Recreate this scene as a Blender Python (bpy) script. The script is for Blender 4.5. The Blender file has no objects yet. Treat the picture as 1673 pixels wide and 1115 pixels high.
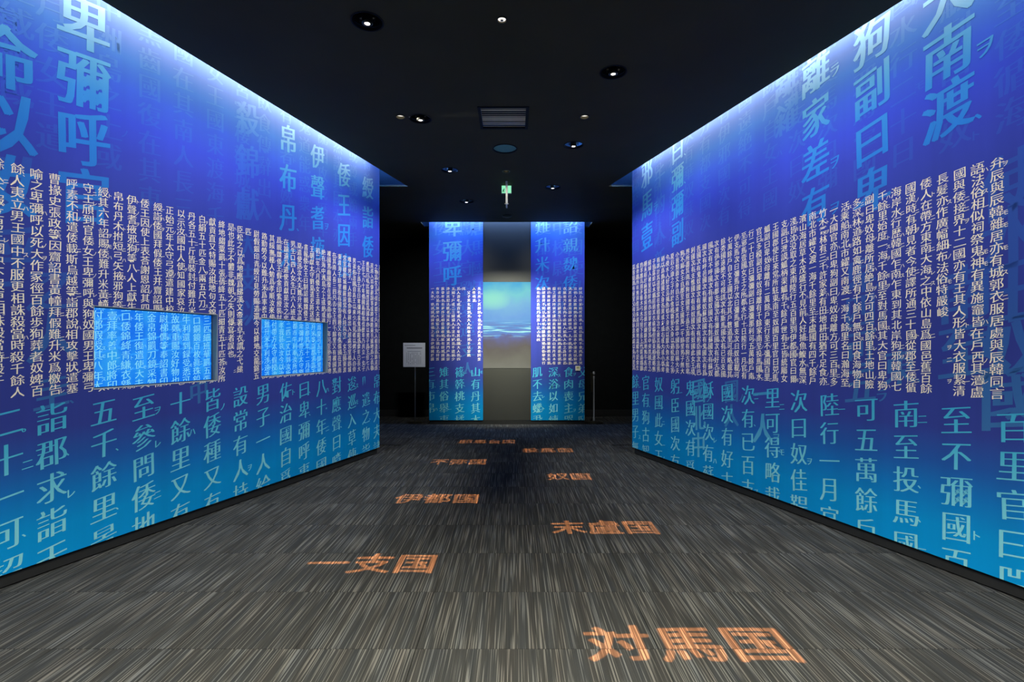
import bpy, bmesh, math, random
from mathutils import Vector, Matrix

sc = bpy.context.scene
col = sc.collection
R = random.Random(7)
HC, F, CX, CY = 1.27, 850.0, 839.0, 568.0      # camera height, focal length (px), axis in the photograph
ZC = 3.30                                       # lowered ceiling
ZP = 3.72                                       # plenum ceiling above it

# ------------------------------------------------------------------ camera, world, lights, exposure
cam = bpy.data.cameras.new('camera')
camo = bpy.data.objects.new('camera', cam); col.objects.link(camo)
camo.location = (0, 0, HC); camo.rotation_euler = (math.pi/2, 0, 0)
cam.sensor_width = 36; cam.lens = 36*F/1673
cam.shift_x = -(CX-836.5)/1673; cam.shift_y = (CY-557.5)/1673
cam.clip_start = .05
sc.camera = camo

w = bpy.data.worlds.new('world'); sc.world = w; w.use_nodes = True
w.node_tree.nodes['Background'].inputs[0].default_value = (.3, .4, .6, 1)
w.node_tree.nodes['Background'].inputs[1].default_value = .004

sc.view_settings.view_transform = 'Standard'; sc.view_settings.look = 'None'
sc.view_settings.gamma = 1; sc.view_settings.exposure = 0
sc.view_settings.use_curve_mapping = False

# wall planes: X = XL + KL*Y (left), X = XR + KR*Y (right)
XL, KL, XR, KR = -3.5257, .3058, 3.3536, -.3077
TL = Vector((KL, 1, 0)).normalized(); NL = Vector((TL.y, -TL.x, 0))
TR = Vector((KR, 1, 0)).normalized(); NR = Vector((-TR.y, TR.x, 0))
Y_END = 6.258                                   # far end of the two walls
Y_NEAR = -1.2

def area(name, loc, direction, sx, sy, power, color, along=None, spread=math.pi):
    l = bpy.data.lights.new(name, 'AREA'); l.shape = 'RECTANGLE'; l.size = sx; l.size_y = sy
    l.energy = power; l.color = color; l.spread = spread
    o = bpy.data.objects.new(name, l); col.objects.link(o); o.location = loc
    z = -Vector(direction).normalized()
    x = Vector(along).normalized() if along else Vector((1, 0, 0))
    x = (x - z*x.dot(z)).normalized(); y = z.cross(x)
    o.rotation_euler = Matrix((x, y, z)).transposed().to_euler()
    return o
def spot(name, loc, target, power, color, angle, blend=1.0, radius=.01):
    l = bpy.data.lights.new(name, 'SPOT'); l.energy = power; l.color = color
    l.spot_size = math.radians(angle); l.spot_blend = blend; l.shadow_soft_size = radius
    o = bpy.data.objects.new(name, l); col.objects.link(o); o.location = loc
    o.rotation_euler = (Vector(target)-Vector(loc)).to_track_quat('-Z', 'Y').to_euler()
    return o
STRIP = (.80, .88, 1.0)
def wall_pt(X0, K, N, Y, d): return Vector((X0+K*Y, Y, 0)) + N*d
for nm, X0, K, N, T, d, ye in (('left', XL, KL, NL, TL, .10, 6.0), ('right', XR, KR, NR, TR, .075, 6.05)):
    y0, y1 = -1.0, ye
    p = wall_pt(X0, K, N, (y0+y1)/2, d); p.z = 3.52
    q = wall_pt(X0, K, N, 6.3, d); q.z = 3.50
    area('slot_end_fill_'+nm, q, (-N.x*.3, -N.y*.3, 1), .45, .04, 60, (.2, .45, 1.0), along=T)  # added unseen blue fill, brightens the recess past the strip's end
    area('slot_light_'+nm, p, (-N.x*.10, -N.y*.10, -1), (y1-y0)/T.y, .05, 80, STRIP, along=T)
area('slot_light_tower', (-.11, 8.485, 3.50), (0, .12, -1), 2.5, .05, 54, (.24, .42, 1.0))
area('slot_fill_tower', (-.11, 8.485, 3.52), (0, .5, 1), 2.74, .03, 5, (.15, .4, 1.0))  # added upward fill that turns the recess over the tower blue
# lamps over the near part of the room, above and behind the camera
area('entrance_light', (0, .75, 3.26), (0, .0, -1), 1.9, .8, 215, (1.0, .98, .88), spread=math.radians(105))
WASH = (.92, .95, 1.0)
for x, y, side, yt, pw in ((-1.0, 0.7, 1, 0.8, 110), (-1.0, 2.0, 1, 2.1, 125), (-.072, 3.22, 1, 3.35, 115), (-.995, 4.577, 1, 4.6, 230), (-.085, 5.99, 1, 5.8, 135),
                           (1.0, 0.7, -1, 0.8, 110), (1.0, 2.0, -1, 2.1, 125), (-.072, 3.22, -1, 3.35, 115), (.625, 4.577, -1, 4.6, 230), (-.085, 5.99, -1, 5.8, 135)):
    X0, K = (XR, KR) if side > 0 else (XL, KL)
    spot('wall_washer', (x, y, 3.290), (X0+K*yt, yt, 1.20), pw, WASH, 80, blend=.55)
for sx in (-1.2, .98):
    area('tower_washer', (sx, 6.95, 3.28), (0, 1.62, -1.25), .3, .06, 7.5, WASH, spread=math.radians(74))
area('tower_projector', (-.108, 7.15, 3.28), (0, 1.42, -1.75), .75, .06, 31, (1, .99, .86), spread=math.radians(48))
spot('post_fill_light', (-.085, 5.99, 3.285), (-.1, 6.5, 2.9), 5, (1, .97, .85), 70)  # added fill from the dim ring fitting, brightens the hanging post

# ------------------------------------------------------------------ helpers
class MB:
    def __init__(s): s.v = []; s.f = []
    def add(s, v, f):
        n = len(s.v); s.v += [tuple(p) for p in v]; s.f += [tuple(i+n for i in g) for g in f]; return s
    def box(s, x0, x1, y0, y1, z0, z1):
        return s.add([(x0,y0,z0),(x1,y0,z0),(x1,y1,z0),(x0,y1,z0),(x0,y0,z1),(x1,y0,z1),(x1,y1,z1),(x0,y1,z1)],
                     [(0,3,2,1),(4,5,6,7),(0,1,5,4),(1,2,6,5),(2,3,7,6),(3,0,4,7)])
    def prism(s, poly, z0, z1):
        n = len(poly)
        return s.add([(x,y,z0) for x,y in poly]+[(x,y,z1) for x,y in poly],
                     [tuple(range(n-1,-1,-1)), tuple(range(n,2*n))]+[(i,(i+1)%n,(i+1)%n+n,i+n) for i in range(n)])
    def lathe(s, prof, n=32, c=(0,0,0), caps=True):
        v = []; f = []
        for r, z in prof:
            for i in range(n):
                a = 2*math.pi*i/n; v.append((c[0]+r*math.cos(a), c[1]+r*math.sin(a), c[2]+z))
        for k in range(len(prof)-1):
            for i in range(n):
                j = (i+1) % n; f.append((k*n+i, k*n+j, (k+1)*n+j, (k+1)*n+i))
        if caps:
            if prof[0][0] > 1e-6: f.append(tuple(range(n-1,-1,-1)))
            if prof[-1][0] > 1e-6: f.append(tuple(range((len(prof)-1)*n, len(prof)*n)))
        return s.add(v, f)
    def rod(s, a, b, r, n=12):
        a, b = Vector(a), Vector(b); q = (b-a).to_track_quat('Z', 'Y'); L = (b-a).length
        v = [a + q @ Vector((r*math.cos(2*math.pi*i/n), r*math.sin(2*math.pi*i/n), z)) for z in (0, L) for i in range(n)]
        return s.add(v, [tuple(range(n-1,-1,-1)), tuple(range(n,2*n))]+[(i,(i+1)%n,(i+1)%n+n,i+n) for i in range(n)])

def wloc(p):
    v = Vector((0,0,0))
    while p is not None: v += p.location; p = p.parent
    return v
def obj(name, mb, mat, parent=None, loc=(0,0,0), smooth=False, kind=None, bevel=0, world=True):
    """world=True: mb is in world coordinates; the object's origin goes to loc."""
    base = wloc(parent) + Vector(loc)
    m = bpy.data.meshes.new(name)
    off = base if world else Vector((0,0,0))
    m.from_pydata([(x-off.x, y-off.y, z-off.z) for x, y, z in mb.v], [], mb.f); m.update()
    if smooth:
        for p in m.polygons: p.use_smooth = True
        m.set_sharp_from_angle(angle=math.radians(35))
    m.materials.append(mat)
    o = bpy.data.objects.new(name, m); col.objects.link(o); o.parent = parent; o.location = loc
    if bevel:
        b = o.modifiers.new('bevel', 'BEVEL'); b.width = bevel; b.segments = 2; b.limit_method = 'ANGLE'
    if kind: o['kind'] = kind
    return o
def tag(o, label, cat, group=None):
    o['label'] = label; o['category'] = cat
    if group: o['group'] = group
    return o
def empty(name, loc, label, cat, group=None):
    o = bpy.data.objects.new(name, None); col.objects.link(o); o.location = loc; o.empty_display_size = .1
    return tag(o, label, cat, group)

# ------------------------------------------------------------------ materials
def new_mat(name):
    m = bpy.data.materials.new(name); m.use_nodes = True
    nt = m.node_tree; return m, nt, nt.nodes['Principled BSDF']
def plain(name, c, rough=.6, metal=0, spec=.5, noise=0, scale=30):
    m, nt, b = new_mat(name)
    b.inputs['Base Color'].default_value = (*c, 1); b.inputs['Roughness'].default_value = rough
    b.inputs['Metallic'].default_value = metal; b.inputs['Specular IOR Level'].default_value = spec
    if noise:
        t = nt.nodes.new('ShaderNodeTexNoise'); t.inputs['Scale'].default_value = scale
        tc = nt.nodes.new('ShaderNodeTexCoord'); nt.links.new(tc.outputs['Object'], t.inputs['Vector'])
        mx = nt.nodes.new('ShaderNodeMix'); mx.data_type = 'RGBA'
        mx.inputs['A'].default_value = (*[k*(1-noise) for k in c], 1); mx.inputs['B'].default_value = (*[min(1, k*(1+noise)) for k in c], 1)
        nt.links.new(t.outputs['Fac'], mx.inputs['Factor']); nt.links.new(mx.outputs['Result'], b.inputs['Base Color'])
    return m
def glow(name, c, s):
    m, nt, b = new_mat(name)
    b.inputs['Base Color'].default_value = (0,0,0,1)
    b.inputs['Emission Color'].default_value = (*c, 1); b.inputs['Emission Strength'].default_value = s
    return m
def ramp(nt, fac, stops, interp='LINEAR'):
    r = nt.nodes.new('ShaderNodeValToRGB'); r.color_ramp.interpolation = interp
    e = r.color_ramp.elements
    while len(e) < len(stops): e.new(.5)
    for k, (p, c) in zip(e, stops): k.position = p; k.color = (*c, 1)
    nt.links.new(fac, r.inputs['Fac']); return r.outputs['Color']
def height(nt):
    g = nt.nodes.new('ShaderNodeNewGeometry'); s = nt.nodes.new('ShaderNodeSeparateXYZ')
    nt.links.new(g.outputs['Position'], s.inputs[0])
    d = nt.nodes.new('ShaderNodeMath'); d.operation = 'DIVIDE'; d.inputs[1].default_value = 3.6
    nt.links.new(s.outputs['Z'], d.inputs[0]); return d.outputs[0]
# printed gradient of the graphic: cyan at the foot, violet navy in the middle, blue above; the pale top is slot-light glow put into the colour
PRINT_AND_GLOW = [(.00, (.000, .265, .57)), (.07, (.000, .240, .52)), (.125, (.004, .150, .41)), (.17, (.013, .082, .30)), (.225, (.028, .043, .225)),
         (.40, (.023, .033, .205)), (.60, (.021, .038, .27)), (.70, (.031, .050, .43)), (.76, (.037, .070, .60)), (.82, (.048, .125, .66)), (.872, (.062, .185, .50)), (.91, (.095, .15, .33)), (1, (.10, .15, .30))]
INK = [(.00, (.24, .60, .62)), (.09, (.19, .58, .62)), (.20, (.06, .40, .52)), (.30, (.03, .30, .48)), (.45, (.010, .16, .46)),
       (.62, (.012, .15, .50)), (.70, (.015, .20, .62)), (.78, (.04, .28, .70)), (.84, (.12, .42, .66)), (.89, (.24, .42, .52)), (1.0, (.26, .40, .48))]
def print_mat(name, ink):
    m, nt, b = new_mat(name)
    h = height(nt); c = ramp(nt, h, PRINT_AND_GLOW)
    if ink > 0:
        c2 = ramp(nt, h, INK)
        mx = nt.nodes.new('ShaderNodeMix'); mx.data_type = 'RGBA'; mx.inputs['Factor'].default_value = ink
        nt.links.new(c, mx.inputs['A']); nt.links.new(c2, mx.inputs['B']); c = mx.outputs['Result']
    t = nt.nodes.new('ShaderNodeTexNoise'); t.inputs['Scale'].default_value = 1.0; t.inputs['Detail'].default_value = 3
    g = nt.nodes.new('ShaderNodeNewGeometry'); v = nt.nodes.new('ShaderNodeVectorMath'); v.operation = 'MULTIPLY'
    v.inputs[1].default_value = (9, 9, .25); nt.links.new(g.outputs['Position'], v.inputs[0]); nt.links.new(v.outputs[0], t.inputs['Vector'])
    mr = nt.nodes.new('ShaderNodeMapRange'); mr.inputs['To Min'].default_value = .88; mr.inputs['To Max'].default_value = 1.12
    nt.links.new(t.outputs['Fac'], mr.inputs['Value'])
    mu = nt.nodes.new('ShaderNodeMix'); mu.data_type = 'RGBA'; mu.blend_type = 'MULTIPLY'; mu.inputs['Factor'].default_value = 1
    nt.links.new(c, mu.inputs['A']); nt.links.new(mr.outputs['Result'], mu.inputs['B'])
    nt.links.new(mu.outputs['Result'], b.inputs['Base Color'])
    b.inputs['Roughness'].default_value = .62; b.inputs['Specular IOR Level'].default_value = .12
    return m
M_PRINT = print_mat('printed_blue_lit_top', 0)
M_INK = print_mat('printed_cyan_characters', 1.0)
M_INK_MID = print_mat('printed_pale_characters', .26)
M_INK_TEAL = print_mat('printed_teal_characters', .55)
M_INK_FAINT = print_mat('printed_faint_characters', .17)
M_WHITE = plain('printed_cream_characters', (.80, .72, .53), .7, spec=.1)
M_BLACK = plain('black_paint', (.011, .012, .013), .75, spec=.25, noise=.3, scale=3)
M_DARKWALL = plain('charcoal_wall_cloth', (.007, .008, .0075), .9, spec=.1, noise=.3, scale=8)
M_CEIL = plain('black_ceiling_paint', (.078, .070, .036), .8, spec=.15, noise=.15, scale=2)
M_PLENUM = plain('plenum_board', (.13, .26, .48), .85, spec=.1, noise=.1)
M_PLINTH = plain('black_plinth', (.018, .018, .016), .55, spec=.3, noise=.2)
M_GREY = plain('satin_grey_panel', (.034, .035, .029), .5, metal=0, spec=.25, noise=.05, scale=4)
M_JAMB = plain('olive_grey_lining', (.34, .34, .29), .6, noise=.1)
M_METAL = plain('brushed_steel', (.62, .62, .60), .32, metal=1, noise=.08)
M_CHROME = plain('polished_chrome', (.72, .72, .70), .28, metal=.55)
M_DARKMETAL = plain('bronze_black_metal', (.06, .055, .035), .35, metal=.8, noise=.2)
M_PAPER = plain('matt_white_notice', (.62, .64, .68), .8, noise=.04)
M_TEXTGREY = plain('grey_small_print', (.18, .19, .22), .8)
M_SLAT = plain('grey_enamel_slat', (.90, .80, .56), .5, noise=.1)
M_TEAL = plain('pale_speaker_cloth', (.20, .52, .44), .8, noise=.15, scale=60)
M_CREAM = plain('cream_plate', (.70, .68, .50), .5, noise=.03)
M_OLIVE = plain('olive_sticker', (.40, .42, .16), .6)
M_WHITEPL = plain('white_plastic', (.72, .72, .66), .5, noise=.03)
M_LENS = glow('hot_lamp_lens', (1, .90, .86), 9)
M_LENS2 = glow('warm_lamp_lens', (1, .92, .84), 1.5)
M_GREENLIT = glow('lit_green_sign_face', (.28, .86, .50), 1.1)
M_GREENINK = plain('dark_green_pictogram', (.01, .16, .08), .6)

def carpet():
    m, nt, b = new_mat('striped_carpet')
    L = nt.links.new
    g = nt.nodes.new('ShaderNodeNewGeometry'); oi = nt.nodes.new('ShaderNodeObjectInfo')
    k = nt.nodes.new('ShaderNodeMath'); k.operation = 'MULTIPLY'; k.inputs[1].default_value = 91.7; L(oi.outputs['Random'], k.inputs[0])
    cmb = nt.nodes.new('ShaderNodeCombineXYZ'); L(k.outputs[0], cmb.inputs[0]); L(k.outputs[0], cmb.inputs[1])
    ad = nt.nodes.new('ShaderNodeVectorMath'); ad.operation = 'ADD'; L(g.outputs['Position'], ad.inputs[0]); L(cmb.outputs[0], ad.inputs[1])
    def noise(sx, sy, det=1):
        v = nt.nodes.new('ShaderNodeVectorMath'); v.operation = 'MULTIPLY'; v.inputs[1].default_value = (sx, sy, 1)
        L(ad.outputs[0], v.inputs[0])
        t = nt.nodes.new('ShaderNodeTexNoise'); t.inputs['Scale'].default_value = 1; t.inputs['Detail'].default_value = det
        t.noise_dimensions = '2D'; L(v.outputs[0], t.inputs['Vector']); return t.outputs['Fac']
    fine = noise(210, 2.6, 0); fine2 = noise(150, 1.7, 0); wide = noise(48, 1.3, 1); tint = noise(22, 1.2, 0)
    def mrange(x, a, b_, c, d):
        r = nt.nodes.new('ShaderNodeMapRange'); r.inputs['From Min'].default_value = a; r.inputs['From Max'].default_value = b_
        r.inputs['To Min'].default_value = c; r.inputs['To Max'].default_value = d; L(x, r.inputs['Value']); return r.outputs['Result']
    def math_(op, a, b_):
        n = nt.nodes.new('ShaderNodeMath'); n.operation = op
        for i, q in enumerate((a, b_)):
            if isinstance(q, (int, float)): n.inputs[i].default_value = q
            else: L(q, n.inputs[i])
        return n.outputs[0]
    lines = math_('MAXIMUM', mrange(fine, .62, .78, 0, .8), mrange(fine2, .66, .78, 0, 1.0))
    body = math_('ADD', mrange(wide, .35, .75, .0, .22), math_('MULTIPLY', mrange(fine, .3, .7, 0, 1), .16))
    fac = math_('ADD', lines, body)
    base = ramp(nt, fac, [(0, (.0215, .0214, .0192)), (.35, (.034, .0335, .0292)), (1.0, (.100, .096, .083))])
    tn = ramp(nt, tint, [(.25, (1.0, .96, .92)), (.5, (1, 1, .98)), (.75, (.94, .98, 1.03))])
    mu = nt.nodes.new('ShaderNodeMix'); mu.data_type = 'RGBA'; mu.blend_type = 'MULTIPLY'; mu.inputs['Factor'].default_value = 1
    L(base, mu.inputs['A']); L(tn, mu.inputs['B']); L(mu.outputs['Result'], b.inputs['Base Color'])
    b.inputs['Roughness'].default_value = .95; b.inputs['Specular IOR Level'].default_value = .08
    wv = nt.nodes.new('ShaderNodeTexWave'); wv.bands_direction = 'X'; wv.inputs['Scale'].default_value = 110
    L(ad.outputs[0], wv.inputs['Vector'])
    bp = nt.nodes.new('ShaderNodeBump'); bp.inputs['Strength'].default_value = .35; bp.inputs['Distance'].default_value = .002
    L(wv.outputs['Fac'], bp.inputs['Height']); L(bp.outputs[0], b.inputs['Normal'])
    return m
M_CARPET = carpet()

# ------------------------------------------------------------------ lettering engine (built-in font, glyphs as flat print)
_cache = {}
def font_curve(ch, offset, res=2):
    c = bpy.data.curves.new('g', 'FONT'); c.body = ch; c.resolution_u = res; c.offset = offset
    c.align_x = 'CENTER'; c.fill_mode = 'FRONT' if hasattr(c, 'fill_mode') else c.fill_mode
    return c
def glyph(ch, offset=0.0):
    """triangles of one character, centred, about one unit wide"""
    key = (ch, round(offset, 4))
    if key in _cache: return _cache[key]
    c = font_curve(ch, offset); o = bpy.data.objects.new('g', c)
    me = o.to_mesh(); me.calc_loop_triangles()
    vs = [(v.co.x, v.co.y-.36) for v in me.vertices]
    tr = [tuple(vs[i] for i in t.vertices) for t in me.loop_triangles]
    o.to_mesh_clear(); bpy.data.objects.remove(o); bpy.data.curves.remove(c)
    _cache[key] = tr; return tr
def clip_half(poly, ax, val, keep_less):
    out = []
    n = len(poly)
    for i in range(n):
        a, b = poly[i], poly[(i+1) % n]
        ia = (a[ax] <= val) if keep_less else (a[ax] >= val); ib = (b[ax] <= val) if keep_less else (b[ax] >= val)
        if ia: out.append(a)
        if ia != ib:
            t = (val-a[ax])/(b[ax]-a[ax]); out.append((a[0]+t*(b[0]-a[0]), a[1]+t*(b[1]-a[1])))
    return out if len(out) >= 3 else None
class Sheet:
    """flat print on a vertical plane: (p, z) -> world; p runs to the reader's right"""
    def __init__(s, org, right, normal, pmin=-1e9, pmax=1e9, zmin=.07, zmax=3.6, holes=()):
        s.org, s.right, s.n = Vector(org), Vector(right), Vector(normal)
        s.b = (pmin, pmax, zmin, zmax); s.holes = holes; s.polys = []; s.window = None
    def put(s, ch, p, z, w_, h_, offset=0.0, copies=((0, 0),), slant=.07, rot=0.0):
        if ch in ' 　': return
        ca, sa = math.cos(rot), math.sin(rot)
        pm, pM, zm, zM = s.b
        for ci, (dx, dy) in enumerate(copies):
            for t in glyph(ch, offset):
                q = []
                for x, y in t:
                    x += dx; y += dy + slant*x
                    x, y = x*ca-y*sa, x*sa+y*ca
                    q.append((p+x*w_, z+y*h_))
                lo0 = min(a[0] for a in q); hi0 = max(a[0] for a in q); lo1 = min(a[1] for a in q); hi1 = max(a[1] for a in q)
                if hi0 <= pm or lo0 >= pM or hi1 <= zm or lo1 >= zM: continue
                for ax, val, less, need in ((0, pm, False, lo0 < pm), (0, pM, True, hi0 > pM), (1, zm, False, lo1 < zm), (1, zM, True, hi1 > zM)):
                    if need and q: q = clip_half(q, ax, val, less)
                if not q: continue
                pcs = [q]
                for (a0, a1, b0, b1) in s.holes:
                    nx = []
                    for g in pcs:
                        l0 = min(a[0] for a in g); h0 = max(a[0] for a in g); l1 = min(a[1] for a in g); h1 = max(a[1] for a in g)
                        if h0 <= a0 or l0 >= a1 or h1 <= b0 or l1 >= b1: nx.append(g); continue
                        for cand in (clip_half(g, 0, a0, True), clip_half(g, 0, a1, False)):
                            if cand: nx.append(cand)
                        mid = clip_half(g, 0, a0, False); mid = mid and clip_half(mid, 0, a1, True)
                        if mid:
                            for cand in (clip_half(mid, 1, b0, True), clip_half(mid, 1, b1, False)):
                                if cand: nx.append(cand)
                    pcs = nx
                s.polys += [(ci, g) for g in pcs]
    def mesh(s, lift):
        mb = MB(); o = s.org
        for ci, g in s.polys:
            n = len(mb.v); e = s.n*(lift + ci*.00005)
            for p, z in g:
                mb.v.append((o.x+e.x+s.right.x*p, o.y+e.y+s.right.y*p, z))
            mb.f.append(tuple(range(n, n+len(g))))
        return mb
MING = ((-.034, .002), (-.012, .001), (.012, 0), (.034, -.001))
KUN = 'ヲニノハスレ一二、、、。トモ'
def small_col(sh, text, p, top=2.262, pitch=.06325, rows=20, jitter=True, size=.066):
    for i, ch in enumerate(text[:rows]):
        z = top - (i+.5)*pitch
        sh.put(ch, p+R.uniform(-.002, .002), z, size*R.uniform(.95, 1.05), size*R.uniform(.92, 1.02), -.007, ((-.015, 0), (.015, 0)), .12, R.uniform(-.03, .03))
        if R.random() < .45:
            sh.put(R.choice(KUN), p+.037, z-.016+R.uniform(-.008, .014), .030, .030, .004, slant=.2)
def big_col(sh, text, p, z0, pitch, w_, h_, marks=.4, offset=-.016, cp=MING, slant=.15):
    for i, ch in enumerate(text):
        z = z0-i*pitch
        sh.put(ch, p, z, w_*R.uniform(.95, 1.04), h_*R.uniform(.95, 1.04), offset, cp, slant, R.uniform(-.03, .03))
        if R.random() < marks:
            sh.put(R.choice(KUN), p+w_*.58, z-h_*R.uniform(0, .35), w_*.34, h_*.34, -.004, MING, slant)

TEXT = ('弁辰與辰韓雜居亦有城郭衣服居處與辰韓同言語法俗相似祠祭鬼神有異施竈皆在戶西其瀆盧國與倭接界十二國亦有王其人形皆大衣服絜清長髮亦作廣幅細布法俗特嚴峻　　　　　　　'
'倭人在帶方東南大海之中依山島爲國邑舊百餘國漢時有朝見者今使譯所通三十國從郡至倭循海岸水行歴韓國乍南乍東到其北岸狗邪韓國七千餘里始度一海千餘里至對馬國其大官曰卑狗'
'副曰卑奴母離所居絶島方可四百餘里土地山險多深林道路如禽鹿徑有千餘戶無良田食海物自活乘船南北市糴又南渡一海千餘里名曰瀚海至一大國官亦曰卑狗副曰卑奴母離方可三百里多'
'竹木叢林有三千許家差有田地耕田猶不足食亦南北市糴又渡一海千餘里至末盧國有四千餘戶濱山海居草木茂盛行不見前人好捕魚鰒水無深淺皆沈没取之東南陸行五百里到伊都國官曰爾'
'支副曰泄謨觚柄渠觚有千餘戶世有王皆統屬女王國郡使往來常所駐東南至奴國百里官曰兕馬觚副曰卑奴母離有二萬餘戶東行至不彌國百里官曰多模副曰卑奴母離有千餘家南至投馬國水'
'行二十日官曰彌彌副曰彌彌那利可五萬餘戶南至邪馬壹國女王之所都水行十日陸行一月官有伊支馬次曰彌馬升次曰彌馬獲支次曰奴佳鞮可七萬餘戶自女王國以北其戶數道里可得略載其'
'餘旁國遠絶不可得詳次有斯馬國次有已百支國次有伊邪國次有都支國次有彌奴國次有好古都國次有不呼國次有姐奴國次有對蘇國次有蘇奴國次有呼邑國次有華奴蘇奴國次有鬼國次有爲'
'吾國次有鬼奴國次有邪馬國次有躬臣國次有巴利國次有支惟國次有烏奴國次有奴國此女王境界所盡其南有狗奴國男子爲王其官有狗古智卑狗不屬女王自郡至女王國萬二千餘里男子無大'
'小皆黥面文身自古以來其使詣中國皆自稱大夫夏后少康之子封於會稽斷髮文身以避蛟龍之害今倭水人好沈没捕魚蛤文身亦以厭大魚水禽後稍以爲飾諸國文身各異或左或右或大或小尊卑'
'有差計其道里當在會稽東冶之東其風俗不淫男子皆露紒以木緜招頭其衣橫幅但結束相連略無縫婦人被髮屈紒作衣如單被穿其中央貫頭衣之種禾稻紵麻蠶桑緝績出細紵縑緜其地無牛馬虎'
'豹羊鵲兵用矛楯木弓木弓短下長上竹箭或鐵鏃或骨鏃所有無與儋耳朱崖同倭地溫暖冬夏食生菜皆徒跣有屋室父母兄弟臥息異處以朱丹塗其身體如中國用粉也食飲用籩豆手食其死有棺無')
TOWER_R = ('椁封土作冢始死停喪十餘日當時不食肉喪主哭泣他人就歌舞飲酒已葬舉家詣水中澡浴以如練沐其行來渡海詣中國恒使一人不梳頭不去蟣蝨衣服垢汚不食肉不近婦人如喪人名之爲持衰'
'若行者吉善共顧其生口財物若有疾病遭暴害便欲殺之謂其持衰不謹出眞珠青玉其山有丹其木有柟杼豫樟楺櫪投橿烏號楓香其竹篠簳桃支有薑橘椒蘘荷不知以爲滋味有獼猴黑雉其俗舉事行來有所云爲輒灼骨而卜以占吉凶')
TOWER_L = ['先告所卜其辭如令龜法視火坼占兆其會同坐', '人性嗜酒', '　父子男女無別見大人所敬但搏手以當跪', '拜', '其人壽考或百年或八九十年其俗國大人皆四',
           '五婦下戶或二三婦婦人不淫不妒忌不盜竊少', '諍訟其犯法輕者沒其妻子重者滅其門戶及宗', '族尊卑各有差序足相臣服收租賦有邸閣國國', '有市交易有無使大倭監之自女王國以北特置', '一大率檢察諸國諸國畏憚之常治伊都國於國']
LEFT = ['餘人不服立男王國中不服更相誅殺當時殺千', '餘人夷立男王國中不服更相誅殺當時殺千餘人'[:20], '喻之卑彌呼以死大作冢徑百餘歩狥葬者奴婢百'[:21], '曹掾史張政等因齎詔書黃幢拜假難升米爲檄告', '呼素不和遣倭載斯烏越等詣郡說相攻擊狀遣塞',
        '守王頎到官倭女王卑彌呼與狗奴國男王卑彌弓', '綬其六年詔賜倭難升米黃幢付郡假授其八年太', '帛布丹木拊短弓矢掖邪狗等壹拜率善中郎將印', '伊聲耆掖邪狗等八人上獻生口倭錦絳青縑衣緜', '倭王因使上表荅謝恩詔其四年倭王復遣使大夫',
        '綬詣倭國拜假倭王并齎詔賜金帛錦罽刀鏡采物', '正始元年太守弓遵遣建中校尉梯儁等奉詔書印', '以示汝國中人使知國家哀汝故鄭重賜汝好物也', '丹各五十斤皆裝封付難升米牛利還到録受悉可', '白絹五十匹金八兩五尺刀二口銅鏡百枚眞珠鉛',
        '獻貢直又特賜汝紺地句文錦三匹細班華罽五張', '絳地縐粟罽十張蒨絳五十匹紺青五十匹荅汝所', '是也此字不體非魏朝之失則傳寫者誤也　　　', '臣松之以爲地應爲綈漢文帝著皁衣謂之弋綈　', '匹　', '尉假銀印青綬引見勞賜遣還今以絳地交龍錦五',
        '路勤勞今以難升米爲率善中郎將牛利爲率善校', '其綏撫種人勉爲孝順汝來使難升米牛利涉遠道', '爲親魏倭王假金印紫綬裝封付帶方太守假授汝', '在踰遠乃遣使貢獻是汝之忠孝我甚哀汝今以汝', '男生口四人女生口六人班布二匹二丈以到汝所',
        '夏遣使送汝大夫難升米次使都市牛利奉汝所獻', '書報倭女王曰制詔親魏倭王卑彌呼帶方太守劉', '王朝獻太守劉夏遣吏將送詣京都其年十二月詔', '初二年六月倭女王遣大夫難升米等詣郡求詣天', '絶在海中洲島之上或絶或連周旋可五千餘里景',
        '裸國黑齒國復在其東南船行一年可至參問倭地', '在其南人長三四尺去女王四千餘里又有裸國黑', '東渡海千餘里復有國皆倭種又有侏儒國在其南', '宮室樓觀城柵嚴設常有人持兵守衞女王國東渡', '唯有男子一人給飲食傳辭出入居處宮室樓觀城',
        '男弟佐治國自爲王以來少有見者以婢千人自侍', '一女子爲王名曰卑彌呼事鬼道能惑衆年已長大', '王住七八十年倭國亂相攻伐歴年乃共立一女子', '應聲曰噫比如然諾其國本亦以男子爲王住七八', '逡巡入草傳辭說事或蹲或跪兩手據地爲之恭敬',
        '之物詣女王不得差錯下戶與大人相逢道路逡巡', '及郡使倭國皆臨津搜露傳送文書賜遣之物詣女', '於國中有如刺史王遣使詣京都帶方郡諸韓國及']

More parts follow.
